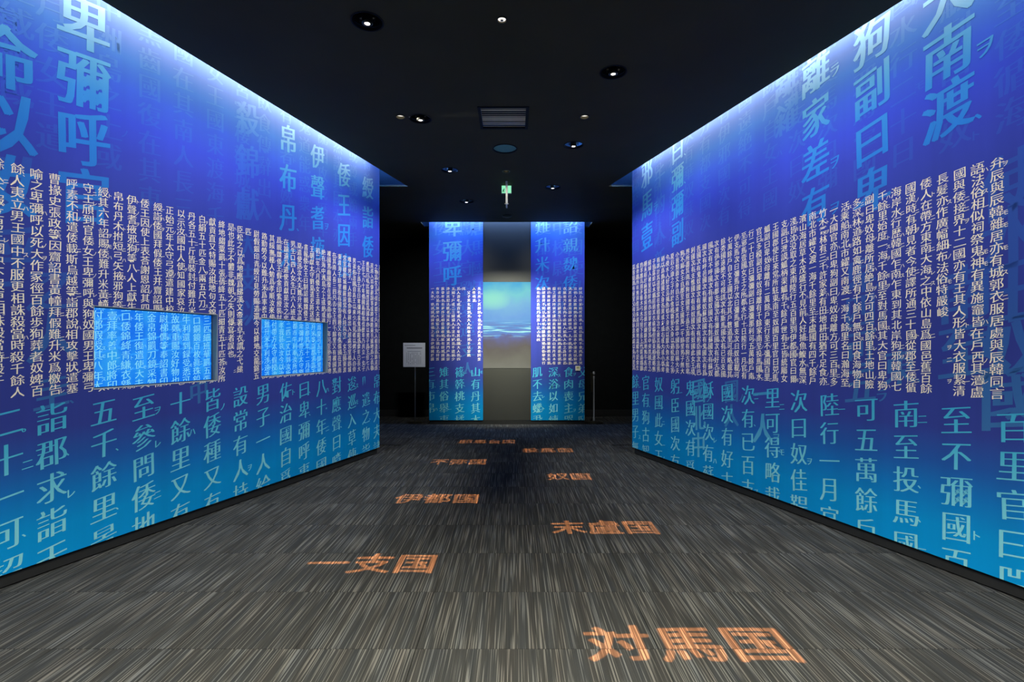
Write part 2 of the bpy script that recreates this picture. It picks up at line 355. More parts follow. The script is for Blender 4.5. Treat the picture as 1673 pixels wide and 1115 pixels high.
# ------------------------------------------------------------------ structure
def clip_poly(poly, a, b, c):          # keep a*x+b*y+c >= 0
    out = []
    for i in range(len(poly)):
        p, q = poly[i], poly[(i+1) % len(poly)]
        fp, fq = a*p[0]+b*p[1]+c, a*q[0]+b*q[1]+c
        if fp >= 0: out.append(p)
        if (fp >= 0) != (fq >= 0):
            t = fp/(fp-fq); out.append((p[0]+t*(q[0]-p[0]), p[1]+t*(q[1]-p[1])))
    return out
XS, YB, YF = 4.6, 9.60, -3.2            # outer room half width, back wall, wall behind the camera
floor = obj('floor', MB().box(-XS, XS, YF, YB, -.12, -.008), M_CARPET, kind='structure')
TS = .510; Y0T = 2.19 - 2*TS
full = None; ntile = 0
for r in range(17):
    for c in range(-11, 11):
        x0 = c*TS+.10; y0 = Y0T+r*TS
        g = .0012
        poly = [(x0+g, y0+g), (x0+TS-g, y0+g), (x0+TS-g, y0+TS-g), (x0+g, y0+TS-g)]
        if x0 < -2.95 and y0 > 6: continue
        if x0 > 2.4 and y0 > 6: continue
        P = poly
        if y0 < Y_END + .3:
            P = clip_poly(P, 1, -KL, -XL) if P else P       # x - KL*y - XL >= 0
            if P: P = clip_poly(P, -1, KR, XR)
        if P and y0+TS > YB: P = clip_poly(P, 0, -1, YB-.01)
        if not P or len(P) < 3: continue
        a = abs(sum(P[i][0]*P[(i+1) % len(P)][1]-P[(i+1) % len(P)][0]*P[i][1] for i in range(len(P))))/2
        if a < .004: continue
        # keep clear of the tower
        if y0+TS > 8.60 and x0+TS > -1.38 and x0 < 1.16:
            if y0 > 8.60: continue
            P = clip_poly(P, 0, -1, 8.60)
        cx_, cy_ = x0+TS/2, y0+TS/2
        if full is not None and P == poly:
            o = bpy.data.objects.new('carpet_tile', full.data); col.objects.link(o); o.parent = floor; o.location = (cx_, cy_, 0)
        else:
            o = obj('carpet_tile', MB().prism(P, -.0075, 0), M_CARPET, floor, (cx_, cy_, 0))
            if P == poly and full is None: full = o
        ntile += 1

# outline curves filled in 2D give plates with holes
def plate(loops, z0, z1, pts3=None):
    c = bpy.data.curves.new('p', 'CURVE'); c.dimensions = '2D'; c.fill_mode = 'BOTH'; c.extrude = (z1-z0)/2
    for lp in loops:
        s = c.splines.new('POLY'); s.points.add(len(lp)-1); s.use_cyclic_u = True
        for k, (x, y) in enumerate(lp): s.points[k].co = (x, y, 0, 1)
    o = bpy.data.objects.new('p', c); me = o.to_mesh()
    mb = MB(); zc = (z0+z1)/2
    mb.v = [(v.co.x, v.co.y, v.co.z+zc) for v in me.vertices]; mb.f = [tuple(p.vertices) for p in me.polygons]
    o.to_mesh_clear(); bpy.data.objects.remove(o); bpy.data.curves.remove(c)
    return mb
def circle(x, y, r, n=40): return [(x+r*math.cos(2*math.pi*i/n), y+r*math.sin(2*math.pi*i/n)) for i in range(n)]

PROJ = [(.80, 2.45), (-.91, 3.237), (.735, 3.834), (-.825, 4.614), (.601, 5.214), (-.728, 5.95), (.496, 6.586), (-.654, 7.22)]
SMALL = [(-.995, 4.577, .040), (.625, 4.577, .040), (-.085, 5.99, .040), (-.072, 3.22, .030)]
SEL, SER = .19, .144                   # slot widths measured along X
YS = 6.56                               # slots end here
def xl(y): return XL+SEL+KL*y
def xr(y): return XR-SER+KR*y
outline = [(xl(Y_NEAR), Y_NEAR), (xr(Y_NEAR), Y_NEAR), (xr(YS), YS), (XS, YS), (XS, YB), (-XS, YB), (-XS, YS), (xl(YS), YS)]
hole_t = [(-1.505, 8.417), (1.277, 8.417), (1.277, 8.80), (-1.505, 8.80)]
loops = [outline, hole_t] + [circle(x, y, .095) for x, y in PROJ] + [circle(x, y, r) for x, y, r in SMALL] + [circle(-.087, 5.31, .118)] + [[(-.285, 4.40), (.112, 4.40), (.112, 4.806), (-.285, 4.806)]]
ceil_low = obj('ceiling', plate(loops, ZC, ZC+.02), M_CEIL, kind='structure')
obj('plenum_board', MB().box(-XS, XS, YF, YB, ZP, ZP+.05), M_PLENUM, ceil_low)
obj('ceiling_strip', MB().box(-XS, XS, YF, Y_NEAR-.002, ZC, ZC+.02), M_CEIL, ceil_low)
obj('trough_board', MB().box(-1.56, 1.33, 8.802, 8.815, ZC+.02, ZP), M_PLENUM, ceil_low)
obj('wall_back', MB().box(-XS, XS, YB, YB+.15, -.12, ZP), M_DARKWALL, kind='structure')
obj('wall_front', MB().box(-XS, XS, YF-.15, YF, -.12, ZP), M_BLACK, kind='structure')
obj('wall_outer_left', MB().box(-XS-.15, -XS, YF-.15, YB+.15, -.12, ZP), M_BLACK, kind='structure')
obj('wall_outer_right', MB().box(XS, XS+.15, YF-.15, YB+.15, -.12, ZP), M_BLACK, kind='structure')
obj('baseboard_back', MB().box(-XS, XS, YB-.015, YB-.001, 0, .12), M_PLINTH, kind='structure', bevel=.003)

def s_of(T, Y): return Y/T.y
# openings of the two monitors in the left wall, in metres along the wall
HOLES = [(s_of(TL, 3.168), s_of(TL, 4.034), 1.012, 1.527), (s_of(TL, 4.459), s_of(TL, 5.321), 1.012, 1.527)]
def make_wall(name, X0, T, N, sgn, holes):
    org = Vector((X0, 0, 0)); s0, s1 = s_of(T, Y_NEAR), s_of(T, Y_END)
    def solid(loops2, d0, d1):          # loops in (s, z), depth behind the face
        m = plate(loops2, d0, d1)
        m.v = [tuple(org + T*x - N*z_ + Vector((0, 0, y))) for x, y, z_ in m.v]; return m
    core = solid([[(s0, 0), (s1, 0), (s1, ZP), (s0, ZP)]], .085, .25)
    w_ = obj(name, core, M_BLACK, kind='structure')
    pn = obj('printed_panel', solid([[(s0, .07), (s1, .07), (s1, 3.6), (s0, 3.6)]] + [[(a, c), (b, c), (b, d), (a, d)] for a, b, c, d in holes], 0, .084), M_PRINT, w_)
    obj('plinth', solid([[(s0, 0), (s1-.02, 0), (s1-.02, .069), (s0, .069)]], .02, .084), M_PLINTH, w_)
    right = T*sgn
    sheets = lambda: Sheet(org, right, N, *((s0, s1) if sgn > 0 else (-s1, -s0)), holes=[(a, b, c, d) for a, b, c, d in holes])
    return w_, sheets, (lambda Y: sgn*s_of(T, Y))
wl, shL, pL = make_wall('wall_left', XL, TL, NL, 1, HOLES)
wr, shR, pR = make_wall('wall_right', XR, TR, NR, -1, [])
def yL(u): return -XL/(KL-(u-CX)/F)
def yR(u): return XR/((u-CX)/F-KR)
def zz(v, Y): return HC-(v-CY)/F*Y

# --- cream small text
s = shL()
for k, t in enumerate(LEFT): small_col(s, t, pL(2.80+.0846*(k-1)), rows=20)
SL_SMALL = s
obj('text_column_print', s.mesh(.0009), M_WHITE, wl)
s = shR()
for k in range(43): small_col(s, TEXT[k*20:k*20+20], pR(2.712+.0836*k))
obj('text_column_print', s.mesh(.0009), M_WHITE, wr)
# --- cyan characters at the foot
BL = [(10, '二十一可詔'), (85, '詣郡求詣天'), (170, '五千餘里景'), (235, '至參問倭地'), (295, '十餘里又有'), (347, '皆倭種又有'), (393, '設常有人持'), (430, '男子一人給'), (467, '佐治國自爲'),
      (497, '曰卑彌呼事'), (525, '八十年倭國'), (550, '對應聲曰噫'), (575, '逡巡入草傳'), (598, '賜遣之物詣'), (616, '帛布大夫諸')]
BR = [(1657, '百里官曰兕'), (1562, '至不彌國百'), (1480, '南至投馬國'), (1415, '可五萬餘戶'), (1355, '陸行一月官'), (1305, '次曰奴佳鞮'), (1262, '里可得略載'), (1222, '次有已百支'), (1188, '國次有好古'),
      (1157, '穌國次有蘇'), (1128, '鬼國次有爲'), (1103, '躬臣國次有'), (1076, '奴國此女王'), (1055, '官有狗古智'), (1038, '餘里男子無')]
s = shL()
for u, t in BL: big_col(s, t, pL(yL(u)), .868, .1985, .165, .18)
obj('large_character_print', s.mesh(.0005), M_INK, wl)
s = shR()
for u, t in BR: big_col(s, t, pR(yR(u)), .862, .1985, .165, .18)
obj('large_character_print', s.mesh(.0005), M_INK, wr)
# --- faint columns above the small text
FL = [(2, '年正始元年'), (28, '之上或絶或'), (85, '六月倭女王遣'), (178, '中洲島之上或'), (245, '黑齒國復在其東'), (300, '國在其南人長三'), (352, '女王國東渡海千'), (396, '宮室樓觀城柵'), (432, '飲食傳辭出入'), (468, '有見者以婢千'),
      (498, '鬼道能惑衆年'), (527, '亂相攻伐歴年'), (552, '然諾其國本亦'), (577, '或蹲或跪兩手'), (600, '得差錯下戶與')]
FR = [(1655, '從郡至倭循海'), (1560, '馬觚副曰卑奴'), (1475, '國水行二十日'), (1412, '南至邪馬壹國'), (1352, '伊支馬次曰彌'), (1302, '馬獲支次曰奴'), (1258, '餘戶自女王國'), (1217, '國遠絶不可得'), (1183, '有伊邪國次有'), (1152, '分有都支國次'),
      (1125, '次有華奴蘇奴'), (1100, '次有鬼奴國次'), (1075, '境界所盡其南'), (1054, '爲王其官有狗'), (1038, '自郡至女王國')]
s = shL()
for u, t in FL: big_col(s, t, pL(yL(u)), 3.39, .1855, .17, .175, marks=.1, offset=-.014)
obj('faint_character_print', s.mesh(.0001), M_INK_FAINT, wl)
s = shR()
for u, t in FR: big_col(s, t, pR(yR(u)), 3.39, .1855, .17, .175, marks=.1, offset=-.014)
obj('faint_character_print', s.mesh(.0001), M_INK_FAINT, wr)
# --- large bright characters above
def free(sh, pf, yf, u, v0, dv, chars, size, wid=.85, marks=.3, off=0.0, cp=((-.03, .001), (0, 0), (.03, -.001))):
    Y = yf(u)
    for i, ch in enumerate(chars):
        z = zz(v0+i*dv, Y)
        sh.put(ch, pf(Y), z, size*wid, size, off, cp, .16, R.uniform(-.03, .03))
        if R.random() < marks: sh.put(R.choice('ヲ、ラノ、'), pf(Y)+size*.55, z-size*.2, size*.3, size*.34, 0, MING, .16)
s = shL()
free(s, pL, yL, 138, 38, 95, '卑彌呼官', .36)
free(s, pL, yL, 8, 95, 105, '命以汝', .36)
free(s, pL, yL, 471, 228, 64, '帛布丹木', .27)
free(s, pL, yL, 519, 257, 50, '伊聲耆掖', .25)
free(s, pL, yL, 562, 287, 49, '倭王因使', .27)
free(s, pL, yL, 601, 308, 48, '綬詣倭', .27)
obj('bright_character_print', s.mesh(.0007), M_INK, wl)
s = shR()
free(s, pR, yR, 1548, -5, 92, '大南渡', .33)
free(s, pR, yR, 1424, 66, 82, '狗副曰卑', .31)
free(s, pR, yR, 1332, 120, 72, '離家差有', .29)
free(s, pR, yR, 1057, 283, 52, '邪馬壹', .33, wid=.75)
free(s, pR, yR, 1107, 246, 45, '曰彌彌副', .27, wid=.8)
obj('bright_character_print', s.mesh(.0007), M_INK, wr)
# --- half transparent characters lying under the other layers
s = shL()
free(s, pL, yL, 405, 195, 70, '殺錦獻', .29, off=0)
free(s, pL, yL, 85, 470, 80, '之人', .30, off=0); free(s, pL, yL, 85, 640, 60, '圭', .22, off=0)
free(s, pL, yL, 405, 400, 55, '大支以', .25, off=0); free(s, pL, yL, 10, 300, 120, '以呼', .36, off=0)
free(s, pL, yL, 560, 440, 50, '方王太', .24, off=0); free(s, pL, yL, 325, 640, 30, '中', .2, off=0)
obj('pale_character_print', s.mesh(.0003), M_INK_MID, wl)
s = shR()
free(s, pR, yR, 1575, 480, 95, '南至', .33, off=0); free(s, pR, yR, 1655, 300, 88, '使水王奴國', .36, off=0)
free(s, pR, yR, 1405, 450, 60, '卑四可五', .27, off=0); free(s, pR, yR, 1195, 640, 40, '國人', .22, off=0)
free(s, pR, yR, 1285, 130, 60, '離糴', .28, off=0); free(s, pR, yR, 1470, 600, 60, '東', .24, off=0)
free(s, pR, yR, 1078, 290, 45, '千的人新', .24, off=0)
obj('pale_character_print', s.mesh(.0003), M_INK_MID, wr)

s = shR()
free(s, pR, yR, 1141, 640, 44, '國北中', .26); free(s, pR, yR, 1246, 645, 56, '一人', .26)
obj('teal_character_print', s.mesh(.0004), M_INK_TEAL, wr)
# ------------------------------------------------------------------ monitors sunk into the left wall
def screen_mat():
    m, nt, b = new_mat('lit_blue_screen')
    b.inputs['Base Color'].default_value = (0, 0, 0, 1); b.inputs['Roughness'].default_value = .25
    g = nt.nodes.new('ShaderNodeNewGeometry'); t = nt.nodes.new('ShaderNodeTexNoise')
    v = nt.nodes.new('ShaderNodeVectorMath'); v.operation = 'MULTIPLY'; v.inputs[1].default_value = (4, 4, 2.2)
    nt.links.new(g.outputs['Position'], v.inputs[0]); nt.links.new(v.outputs[0], t.inputs['Vector']); t.inputs['Scale'].default_value = 1.6
    t.inputs['Detail'].default_value = 4
    c = ramp(nt, t.outputs['Fac'], [(.3, (.002, .13, .80)), (.5, (.006, .20, .86)), (.72, (.03, .36, .86))])
    nt.links.new(c, b.inputs['Emission Color']); b.inputs['Emission Strength'].default_value = 1.0
    return m
M_SCREEN = screen_mat(); M_SCRTEXT = glow('lit_cyan_screen_text', (.20, .66, .93), 1.0)
M_SCRFAINT = glow('lit_faint_screen_text', (.01, .30, .95), 1.0)
for k, (a, b, c, d) in enumerate(HOLES):
    def P(s_, dep, z): return tuple(Vector((XL, 0, 0)) + TL*s_ - NL*dep + Vector((0, 0, z)))
    base = Vector(P((a+b)/2, .06, c))
    t = empty('wall_monitor', base, ['blue glowing wall monitor sunk in left wall, nearer and larger in view of the two',
                                     'blue glowing wall monitor sunk in left wall, farther from the camera, nearer the wall end'][k], 'monitor', 'blue text screens in the left wall')
    def bx(s0, s1, d0, d1, z0, z1):
        m = MB().box(s0, s1, d0, d1, z0, z1); m.v = [P(x, y, z) for x, y, z in m.v]; return m
    fr = MB(); th = .004
    for q in ((a, a+th, c, d), (b-th, b, c, d), (a+th, b-th, c, c+th), (a+th, b-th, d-th, d)):
        m = bx(q[0], q[1], .001, .082, q[2], q[3]); fr.add(m.v, m.f)
    obj('recess_lining', fr, M_JAMB, t)
    obj('bezel', bx(a+th, b-th, .056, .08, c+th, d-th), M_BLACK, t)
    obj('screen_face', bx(a+.012, b-.012, .053, .0555, c+.010, d-.010), M_SCREEN, t)
    sh = Sheet(Vector((XL, 0, 0)), TL, NL, a+.012, b-.012, c+.012, d-.012)
    for kk, tx in enumerate(LEFT):
        pp = pL(2.80+.0846*(kk-1))
        if a-.05 < pp < b+.05: small_col(sh, tx, pp)
    obj('screen_text', sh.mesh(-.0520), M_SCRTEXT, t)
    sh = Sheet(Vector((XL, 0, 0)), TL, NL, a+.012, b-.012, c+.012, d-.012)
    for q, ch in enumerate('倭王國使'): big_col(sh, ch, a+.12+q*.24, 1.35-.12*(q % 2), .2, .26, .26, marks=0)
    obj('screen_shadow_text', sh.mesh(-.0526), M_SCRFAINT, t)

# ------------------------------------------------------------------ central tower with the projected dawn sky
YT = 8.571
TX0, TX1, TC0, TC1 = -1.391, 1.170, -.504, .287
tw = empty('exhibition_tower', ((TX0+TX1)/2, YT+.3, 0), 'tall central tower with two blue text panels flanking a sunset sky screen', 'display')
obj('core', MB().box(TX0, TX1, YT+.05, YT+.225, .0, ZP), M_BLACK, tw)
obj('plinth', MB().box(TX0+.01, TX1-.01, YT+.012, YT+.049, .0, .069), M_PLINTH, tw)
for (x0, x1) in ((TX0, TC0), (TC1, TX1)):
    right = (x0 > 0)
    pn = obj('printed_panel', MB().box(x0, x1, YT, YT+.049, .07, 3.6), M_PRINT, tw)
    sh = Sheet((0, YT, 0), (1, 0, 0), (0, -1, 0), x0, x1)
    if right:
        for k in range(10): small_col(sh, TOWER_R[k*20:k*20+20], (957.0-8.62*(k+1)-CX)/F*YT, top=2.27, pitch=.0645, size=.056)
    else:
        for k in range(10): small_col(sh, TOWER_L[k], (783-8.5*k-CX)/F*YT, top=2.27, pitch=.0645, size=.056)
    obj('text_column_print', sh.mesh(.0009), M_WHITE, pn)
    sh = Sheet((0, YT, 0), (1, 0, 0), (0, -1, 0), x0, x1)
    big = [(878, '肌不去蟣蝨'), (904, '深浴以如練'), (929, '食肉喪主哭'), (952, '父母兄弟臥')] if right else [(703, '三有市帛、'), (725.5, '雉其俗舉事'), (751, '篠簳桃支橘'), (777, '山有丹其木')]
    for u, tx in big: big_col(sh, tx, (u-CX)/F*YT, .862, .1985, .165, .18)
    if right:
        for u, tx in ((886, '難升米次'), (932, '詔親魏倭')): big_col(sh, tx, (u-CX)/F*YT, zz(370, YT), .312, .25, .26, marks=.3)
    else:
        for i, ch in enumerate('卑彌呼'): sh.put(ch, (739-CX)/F*YT, zz(371+i*40, YT),   .33, .36, 0, ((-.02, 0), (0, 0), (.02, 0)), .05)
    obj('large_character_print', sh.mesh(.0005), M_INK, pn)
    sh = Sheet((0, YT, 0), (1, 0, 0), (0, -1, 0), x0, x1)
    if right: lst = [(887, '使都市牛利善'), (915, '中校尉梯儁'), (940, '倭國使以女')]
    else: lst = [(720, '倭女王司倭持'), (764, '獻大守劉夏遣支人'), (782, '唐馬國伊'), (742, '倭王以支米')]
    for u, tx in lst: big_col(sh, tx, (u-CX)/F*YT, zz(372, YT), .335, .27, .28, marks=.1)
    obj('pale_character_print', sh.mesh(.0001), M_INK_MID, pn)
# middle strip: satin panels and the picture
zb, zt, zs = zz(602, YT), zz(461, YT), zz(363, YT)
obj('upper_grey_panel', MB().box(TC0+.002, TC1-.002, YT+.010, YT+.048, zt+.003, 3.6), M_GREY, tw)
obj('lower_grey_panel', MB().box(TC0+.002, TC1-.002, YT+.010, YT+.048, .07, zb-.004), M_GREY, tw)
def sky_mat():
    m, nt, b = new_mat('projected_dawn_sky')
    L = nt.links.new
    g = nt.nodes.new('ShaderNodeNewGeometry'); sp = nt.nodes.new('ShaderNodeSeparateXYZ'); L(g.outputs['Position'], sp.inputs[0])
    def mr(x, a, b_, c=0., d=1.):
        r = nt.nodes.new('ShaderNodeMapRange'); r.inputs['From Min'].default_value = a; r.inputs['From Max'].default_value = b_
        r.inputs['To Min'].default_value = c; r.inputs['To Max'].default_value = d; L(x, r.inputs['Value']); return r.outputs['Result']
    def mth(op, a, b_):
        n = nt.nodes.new('ShaderNodeMath'); n.operation = op
        for i, q in enumerate((a, b_)):
            if isinstance(q, (int, float)): n.inputs[i].default_value = q
            else: L(q, n.inputs[i])
        return n.outputs[0]
    def noise(sc3, scale, det):
        v = nt.nodes.new('ShaderNodeVectorMath'); v.operation = 'MULTIPLY'; v.inputs[1].default_value = sc3; L(g.outputs['Position'], v.inputs[0])
        t = nt.nodes.new('ShaderNodeTexNoise'); t.inputs['Scale'].default_value = scale; t.inputs['Detail'].default_value = det
        L(v.outputs[0], t.inputs['Vector']); return t.outputs['Fac']
    t = mr(sp.outputs['Z'], zb, zt)                       # 0 foot, 1 top
    n1 = noise((1, 1, 1), 3.2, 3); tt = mth('ADD', t, mr(n1, .3, .7, -.05, .05))
    c = ramp(nt, tt, [(0, (.20, .20, .16)), (.12, (.165, .16, .125)), (.25, (.13, .115, .10)), (.31, (.125, .115, .17)), (.375, (.115, .13, .34)), (.395, (.10, .24, .62)),
                      (.50, (.10, .34, .70)), (.60, (.14, .36, .74)), (.74, (.18, .48, .72)), (.88, (.17, .60, .66)), (1.0, (.07, .42, .70))])
    st = noise((1.5, 1, 22), 1.6, 4)                      # cloud streaks low in the sky
    band = mth('MULTIPLY', mr(t, .34, .42), mr(t, .56, .47)); f = mth('MULTIPLY', mr(st, .50, .60), band)
    mx = nt.nodes.new('ShaderNodeMix'); mx.data_type = 'RGBA'; L(f, mx.inputs['Factor']); L(c, mx.inputs['A']); mx.inputs['B'].default_value = (.42, .92, .90, 1)
    f2 = mth('MULTIPLY', mr(st, .46, .36), band)
    m2 = nt.nodes.new('ShaderNodeMix'); m2.data_type = 'RGBA'; L(f2, m2.inputs['Factor']); L(mx.outputs['Result'], m2.inputs['A']); m2.inputs['B'].default_value = (.13, .19, .52, 1)
    # mint patch upper left
    dx = mth('SUBTRACT', sp.outputs['X'], TC0+.16); dz = mth('SUBTRACT', sp.outputs['Z'], zz(490, YT))
    rr = mth('ADD', mth('MULTIPLY', dx, dx), mth('MULTIPLY', mth('MULTIPLY', dz, dz), 3.0))
    m3 = nt.nodes.new('ShaderNodeMix'); m3.data_type = 'RGBA'; L(mr(rr, .10, .0, 0, .75), m3.inputs['Factor']); L(m2.outputs['Result'], m3.inputs['A']); m3.inputs['B'].default_value = (.30, .82, .60, 1)
    b.inputs['Base Color'].default_value = (.01, .01, .01, 1); b.inputs['Specular IOR Level'].default_value = 0; b.inputs['Roughness'].default_value = .9
    L(m3.outputs['Result'], b.inputs['Emission Color']); b.inputs['Emission Strength'].default_value = 1.0
    return m
obj('picture_screen', MB().box(TC0+.002, TC1-.002, YT+.006, YT+.048, zb, zt), sky_mat(), tw)
# small plate stuck on the right-hand panel
px, pz = (944-CX)/F*YT, zz(602, YT)
pt = empty('wall_plate', (px, YT-.004, pz-.04), 'small square cream plate on the lower right of the tower text panel', 'plate')
obj('face', MB().box(px-.041, px+.041, YT-.012, YT-.0018, pz-.04, pz+.04), M_CREAM, pt, bevel=.003)
obj('sticker', MB().box(px-.022, px+.022, YT-.0135, YT-.0121, pz-.004, pz+.024), M_OLIVE, pt)

# ------------------------------------------------------------------ ceiling fittings
def ceiling_at(v): return (HC-ZC)*F/(v-CY)
# adjustable projector spotlights with pierced plates that throw the orange place names on the carpet
NAMES = [('対馬国', 1125, 1052, .90, 5600), ('一支国', 608, 921, .775, 4600), ('末盧国', 987, 862, .76, 4000), ('伊都国', 715, 815, .72, 3600),
         ('奴国', 930, 779, .45, 3000), ('不弥国', 749, 755, .64, 2600), ('投馬国', 895, 736, .64, 2300), ('邪馬台国', 796, 722, .78, 2000)]
body_m = trim_m = lens_m = yoke_m = screw_m = None
WHERE = ['nearest the camera, over the first floor words', 'leftmost and largest in view', 'on the right, alone near the top', 'left of the grey vent',
         'right of the round speaker', 'left of the green sign, third row', 'right of the green sign', 'lowest in view, left of hanging white post']
H_G = .012
for i, ((lx, ly), (txt, u, v, wd, pw)) in enumerate(zip(PROJ, NAMES)):
    t = empty('projector_spotlight', (lx, ly, ZC), 'dark recessed projector spotlight, ' + WHERE[i], 'ceiling light', 'projector spotlights in the black ceiling')
    if body_m is None:
        body = obj('lamp_body', MB().lathe([(.026, .13), (.030, .06), (.030, .03), (.034, .022), (.034, -.012), (.026, -.016), (.0175, -.016), (.0175, -.011)], 28, caps=False), M_DARKMETAL, t, smooth=True, world=False); body_m = body.data
        trim = obj('trim_ring', MB().lathe([(.0945, .019), (.0945, .0), (.101, -.0015), (.101, -.004), (.0925, -.004), (.0925, .019)], 40, caps=False), M_BLACK, t, smooth=True, world=False); trim_m = trim.data
        lens = obj('lens', MB().lathe([(.0045, -.0115), (.0170, -.0115), (.0170, -.0130), (.0045, -.0130), (.0045, -.0115)], 28, caps=False), M_LENS, t, world=False); lens_m = lens.data
        yk = MB()
        for sx in (-1, 1): yk.box(sx*.044-.002, sx*.044+.002, -.006, .006, .0, .13)
        yk.box(-.046, .046, -.006, .006, .130, .134)
        yoke = obj('yoke', yk, M_DARKMETAL, t, world=False); yoke_m = yoke.data
        scw = obj('screw', MB().rod((.036, 0, .02), (.048, 0, .02), .006), M_METAL, t, world=False); screw_m = scw.data
        sc2 = bpy.data.objects.new('screw', screw_m); col.objects.link(sc2); sc2.parent = t; sc2.rotation_euler.z = math.pi
    else:
        for nm, me, rz in (('lamp_body', body_m, 0), ('trim_ring', trim_m, 0), ('lens', lens_m, 0), ('yoke', yoke_m, 0), ('screw', screw_m, 0), ('screw', screw_m, math.pi)):
            o = bpy.data.objects.new(nm, me); col.objects.link(o); o.parent = t; o.rotation_euler.z = rz
    if i < 4:                                  # black liner added to the nearer four, keeps plenum light out of the hole
        if i == 0: shade_can_m = obj('shade_can', MB().lathe([(.094, .021), (.090, .165), (.0001, .166)], 32, caps=False), M_BLACK, t, smooth=True, world=False).data
        else:
            o = bpy.data.objects.new('shade_can', shade_can_m); col.objects.link(o); o.parent = t
    # letters on the floor -> holes of the pierced plate
    Yc = HC*F/(v-CY); Xc = (u-CX)/F*Yc
    n = len(txt); lz = ZC-.0125+H_G
    gw = wd/n; gh = .285
    k = H_G/lz
    NR_, DIL = 130, .015                       # scan rows per letter, stroke fattening
    tris = []
    for q, ch in enumerate(txt):
        for t3 in glyph(ch):
            tris.append([(x*.98+q-(n-1)/2, y+.02*math.sin(6*x+q)) for x, y in t3])
    ylo, yhi = -.62, .62; dy = (yhi-ylo)/NR_; x_lim, y_lim = .85/gw, .85/gh
    rows = []
    for r_ in range(NR_):
        y = ylo+(r_+.5)*dy; iv = []
        for dd in (-1, -.5, 0, .5, 1):
            yy = y+dd*DIL; ex_ = DIL*math.sqrt(max(0, 1-dd*dd))*1.6
            for t3 in tris:
                ya, yb_ = min(p[1] for p in t3), max(p[1] for p in t3)
                if not ya <= yy <= yb_: continue
                xs = []
                for e in range(3):
                    p, q_ = t3[e], t3[(e+1) % 3]
                    if (p[1] <= yy) != (q_[1] <= yy): xs.append(p[0]+(yy-p[1])/(q_[1]-p[1])*(q_[0]-p[0]))
                if len(xs) == 2: iv.append((min(xs)-ex_, max(xs)+ex_))
        iv.sort(); mer = []
        for a_, b_ in iv:
            if mer and a_ <= mer[-1][1]: mer[-1][1] = max(mer[-1][1], b_)
            else: mer.append([a_, b_])
        edge = [-x_lim] + [v_ for m_ in mer for v_ in m_] + [x_lim]
        rows.append(list(zip(edge[::2], edge[1::2])))
    mb = MB()
    def gp(x, y): return ((Xc+x*gw-lx)*k, (Yc+y*gh-ly)*k, -.0125)
    for r_, row in enumerate(rows):
        y0_ = ylo+r_*dy; y1_ = y0_+dy
        for a_, b_ in row: mb.add([gp(a_, y0_), gp(b_, y0_), gp(b_, y1_), gp(a_, y1_)], [(0, 1, 2, 3)])
    for y0_, y1_ in ((-y_lim, ylo), (yhi, y_lim)): mb.add([gp(-x_lim, y0_), gp(x_lim, y0_), gp(x_lim, y1_), gp(-x_lim, y1_)], [(0, 1, 2, 3)])
    obj('pierced_plate', mb, M_BLACK, t, world=False)
    spot('name_projector_lamp', (lx, ly, lz), (Xc, Yc, 0), pw, (1, .36, .12), 21, blend=.05, radius=.00002)
# small round downlights
SL = ['small round white lamp with bright face, top centre of the ceiling', 'small downlight left of the grey vent, beside a projector spotlight', 'small downlight right of the grey vent', 'small dim ring downlight between the round speaker and green sign']
for (x, y, r), lab in zip([SMALL[3], SMALL[0], SMALL[1], SMALL[2]], SL):
    t = empty('downlight', (x, y, ZC), lab, 'ceiling light', 'small ceiling downlights')
    obj('trim_ring', MB().lathe([(r, .019), (r, 0), (r+.006, -.0015), (r+.006, -.004), (r-.003, -.004), (r-.003, .019)], 32, caps=False), M_DARKMETAL, t, smooth=True, world=False)
    dim = 'dim' in lab
    top = 'top centre' in lab
    obj('housing', MB().lathe([(r-.004, .018), (r-.004, .05), (.001, .05)], 32, caps=False), M_METAL if not dim else M_DARKMETAL, t, smooth=True, world=False)
    zl = .002 if top else .025
    obj('lamp_face', MB().lathe([((r-.006)*(.5 if dim else 1), zl+.003), ((r-.006)*(.5 if dim else 1), zl), (.0001, zl-.001)], 28, caps=False), M_LENS2, t, world=False)
    if top:
        cr = MB().box(-.009, .009, -.009, .009, -.006, .0005)
        obj('centre_cap', cr, M_METAL, t, world=False)
# round speaker
t = empty('ceiling_speaker', (-.087, 5.31, ZC), 'round teal-looking speaker recessed in the ceiling behind the grey vent', 'speaker')
obj('grille', MB().lathe([(.1165, .012), (.1165, .006), (.10, .0045), (.0001, .003)], 40, caps=False), M_TEAL, t, smooth=True, world=False)
obj('trim_ring', MB().lathe([(.1175, .019), (.1175, 0), (.128, -.001), (.128, -.005), (.1165, -.005), (.1165, .005)], 40, caps=False), M_BLACK, t, smooth=True, world=False)
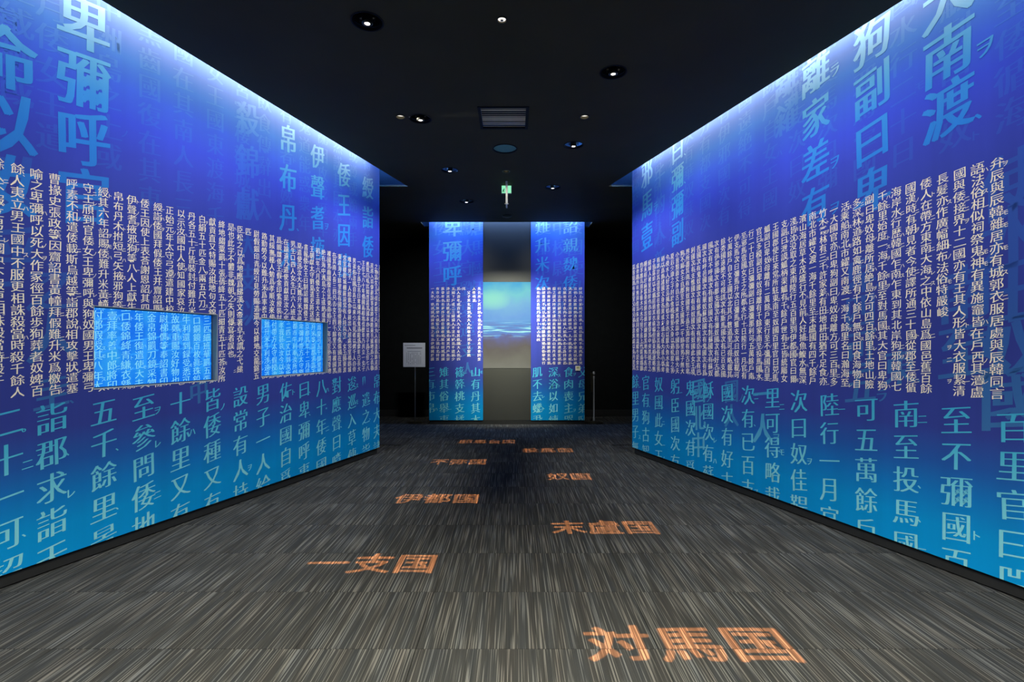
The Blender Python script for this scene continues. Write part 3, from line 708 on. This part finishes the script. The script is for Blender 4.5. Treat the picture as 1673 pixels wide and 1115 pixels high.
# air vent with louvres
vx0, vx1, vy0, vy1 = -.285, .112, 4.40, 4.806
t = empty('air_vent', ((vx0+vx1)/2, (vy0+vy1)/2, ZC), 'square grey louvred air vent in the black ceiling', 'vent')
fr = MB()
for q in ((vx0-.02, vx1+.02, vy0-.02, vy0+.004), (vx0-.02, vx1+.02, vy1-.004, vy1+.02), (vx0-.02, vx0+.004, vy0+.004, vy1-.004), (vx1-.004, vx1+.02, vy0+.004, vy1-.004)):
    fr.box(q[0], q[1], q[2], q[3], ZC-.006, ZC-.0005)
obj('frame', fr, M_BLACK, t)
obj('backing', MB().box(vx0+.002, vx1-.002, vy0+.002, vy1-.002, ZC+.045, ZC+.05), M_BLACK, t)
sl = None
SLATS = [.5, .6, .2, .25, .4, .75, .8, .45, .6, .22]
for i, kz in enumerate(SLATS):
    y = vy0+.025+(vy1-vy0-.05)*i/(len(SLATS)-1)
    if sl is None:
        m = MB().add([(vx0+.006, -.010, .012), (vx1-.006, -.010, .012), (vx1-.006, .008, .000), (vx0+.006, .008, .000),
                      (vx0+.006, -.010, .014), (vx1-.006, -.010, .014), (vx1-.006, .008, .002), (vx0+.006, .008, .002)],
                     [(0,3,2,1),(4,5,6,7),(0,1,5,4),(1,2,6,5),(2,3,7,6),(3,0,4,7)])
        m.v = [(a-(vx0+vx1)/2, b, c) for a, b, c in m.v]
        sl = obj('slat', m, M_SLAT, t, (0, y-(vy0+vy1)/2, .002), world=False); o = sl
    else:
        o = bpy.data.objects.new('slat', sl.data); col.objects.link(o); o.parent = t; o.location = (0, y-(vy0+vy1)/2, .002)
    o.scale = (1, kz, kz)
# far dark disc
t = empty('smoke_detector', (-.10, 8.02, ZC), 'flat black disc on the ceiling just in front of the tower', 'detector')
obj('disc', MB().lathe([(.075, 0), (.072, -.012), (.045, -.022), (.0001, -.024)], 32, caps=False), M_DARKMETAL, t, smooth=True, world=False)

# green sign hanging under the ceiling and the white blade in front of it
YX = 6.52; ex = (827.5-CX)/F*YX; ez1 = zz(303.6, YX); ez0 = zz(315.6, YX)
t = empty('exit_sign', (ex, YX, ez0), 'small lit green exit sign under the ceiling with running figure', 'sign')
hw = 7.7/F*YX
obj('case', MB().box(ex-hw-.003, ex+hw+.003, YX+.002, YX+.035, ez0-.003, ez1+.002), M_WHITEPL, t, bevel=.003)
obj('lit_face', MB().box(ex-hw, ex+hw, YX-.001, YX+.0015, ez0, ez1), M_GREENLIT, t)
obj('ceiling_mount', MB().box(ex-.012, ex+.012, YX+.008, YX+.028, ez1+.002, ZC), M_WHITEPL, t)
fig = MB(); fy = YX-.0025; S_ = .050; bx_, bz_ = ex-.036, ez0+.030
fig.lathe([(.0001, 0), (.0065, 0)], 12, (0, 0, 0), caps=False); fig.v = [(bx_+.006+x, fy, bz_+.020+y) for x, y, z in fig.v]
for a_, b_, th_ in (((0, .012), (-.004, -.006), .005), ((-.004, -.006), (-.016, -.018), .0035), ((-.004, -.006), (.008, -.012), .0035), ((.008, -.012), (.006, -.024), .003), ((0, .010), (.013, .002), .003), ((0, .010), (-.012, .002), .003)):
    dx_, dz_ = b_[0]-a_[0], b_[1]-a_[1]; L_ = math.hypot(dx_, dz_); nx_, nz_ = -dz_/L_*th_, dx_/L_*th_
    fig.add([(bx_+a_[0]+nx_, fy, bz_+a_[1]+nz_), (bx_+a_[0]-nx_, fy, bz_+a_[1]-nz_), (bx_+b_[0]-nx_, fy, bz_+b_[1]-nz_), (bx_+b_[0]+nx_, fy, bz_+b_[1]+nz_)], [(0, 1, 2, 3)])
obj('running_figure', fig, M_GREENINK, t)
YW = 6.35; wx = (827.8-CX)/F*YW; wz1 = ZC; wz0 = zz(333, YW)
t = empty('hanging_blade', (wx, YW, ZC), 'slim white post hanging before the green sign, with a cross-shaped foot', 'fitting')
obj('post', MB().box(wx-.013, wx+.013, YW-.012, YW+.012, wz0, ZC-.001), M_WHITEPL, t, bevel=.003)
obj('crosspiece', MB().rod((wx-.024, YW, wz0-.002), (wx+.024, YW, wz0-.002), .007), M_WHITEPL, t, smooth=True)
obj('tip', MB().lathe([(.012, 0), (.012, -.035), (.008, -.045), (.0001, -.046)], 20, (wx, YW, wz0-.008)), M_METAL, t, smooth=True)

# ------------------------------------------------------------------ notice on a stand, left of the tower
SY = 8.75; sx = (678-CX)/F*SY
t = empty('notice_stand', (sx, SY, 0), 'white printed notice on a slim steel floor stand left of the tower', 'sign stand')
obj('base', MB().lathe([(.13, 0), (.13, .006), (.12, .010), (.02, .012)], 40, (sx, SY, 0)), M_DARKMETAL, t, smooth=True)
z0, z1 = zz(600, SY), zz(560.5, SY)
obj('pole', MB().lathe([(.010, .012), (.010, z0+.1)], 16, (sx, SY+.014, 0)), M_METAL, t, smooth=True)
bx0, bx1 = (658.8-CX)/F*SY, (696-CX)/F*SY-.012
bd = obj('board', MB().box(bx0, bx1, SY-.004, SY+.003, z0, z1), M_PAPER, t, bevel=.002)
tl = MB()
def bar(xa, xb, za, zb_): tl.box(xa, xb, SY-.0052, SY-.0042, za, zb_)
W_, H_ = bx1-bx0, z1-z0
bar(bx0+.06*W_, bx0+.55*W_, z1-.115*H_, z1-.095*H_); bar(bx0+.16*W_, bx0+.86*W_, z1-.235*H_, z1-.195*H_); bar(bx0+.2*W_, bx0+.8*W_, z1-.36*H_, z1-.345*H_)
for q in range(9):
    xx = bx0+(.16+q*.077)*W_
    zz_ = z1-.40*H_
    for j in range(9):
        if R.random() < .82: bar(xx, xx+.022*W_, zz_-(j+.7)*.055*H_, zz_-j*.055*H_)
obj('small_print', tl, M_TEXTGREY, bd, kind='stuff')

# ------------------------------------------------------------------ barrier post, right of the tower
BY = 8.78; bx = (970.3-CX)/F*BY
t = empty('barrier_post', (bx, BY, 0), 'slim chrome barrier post standing right of the tower', 'barrier post')
obj('base', MB().lathe([(.15, 0), (.15, .006), (.12, .014), (.03, .022), (.022, .03)], 40, (bx, BY, 0)), M_DARKMETAL, t, smooth=True)
obj('pole', MB().lathe([(.017, .024), (.017, .09), (.0125, .095), (.0125, .74), (.016, .745), (.016, .79)], 24, (bx, BY, 0)), M_CHROME, t, smooth=True)
obj('neck', MB().lathe([(.010, .79), (.010, .815)], 20, (bx, BY, 0)), M_DARKMETAL, t, smooth=True)
obj('cap', MB().lathe([(.016, .815), (.018, .82), (.018, .85), (.014, .862), (.0001, .865)], 24, (bx, BY, 0)), M_CHROME, t, smooth=True)
obj('belt_cassette', MB().box(bx-.058, bx-.018, BY-.03, BY+.03, .52, .84), M_DARKMETAL, t, bevel=.006)
print('tiles', ntile, 'verts', sum(len(o.data.vertices) for o in bpy.data.objects if o.type == 'MESH'))
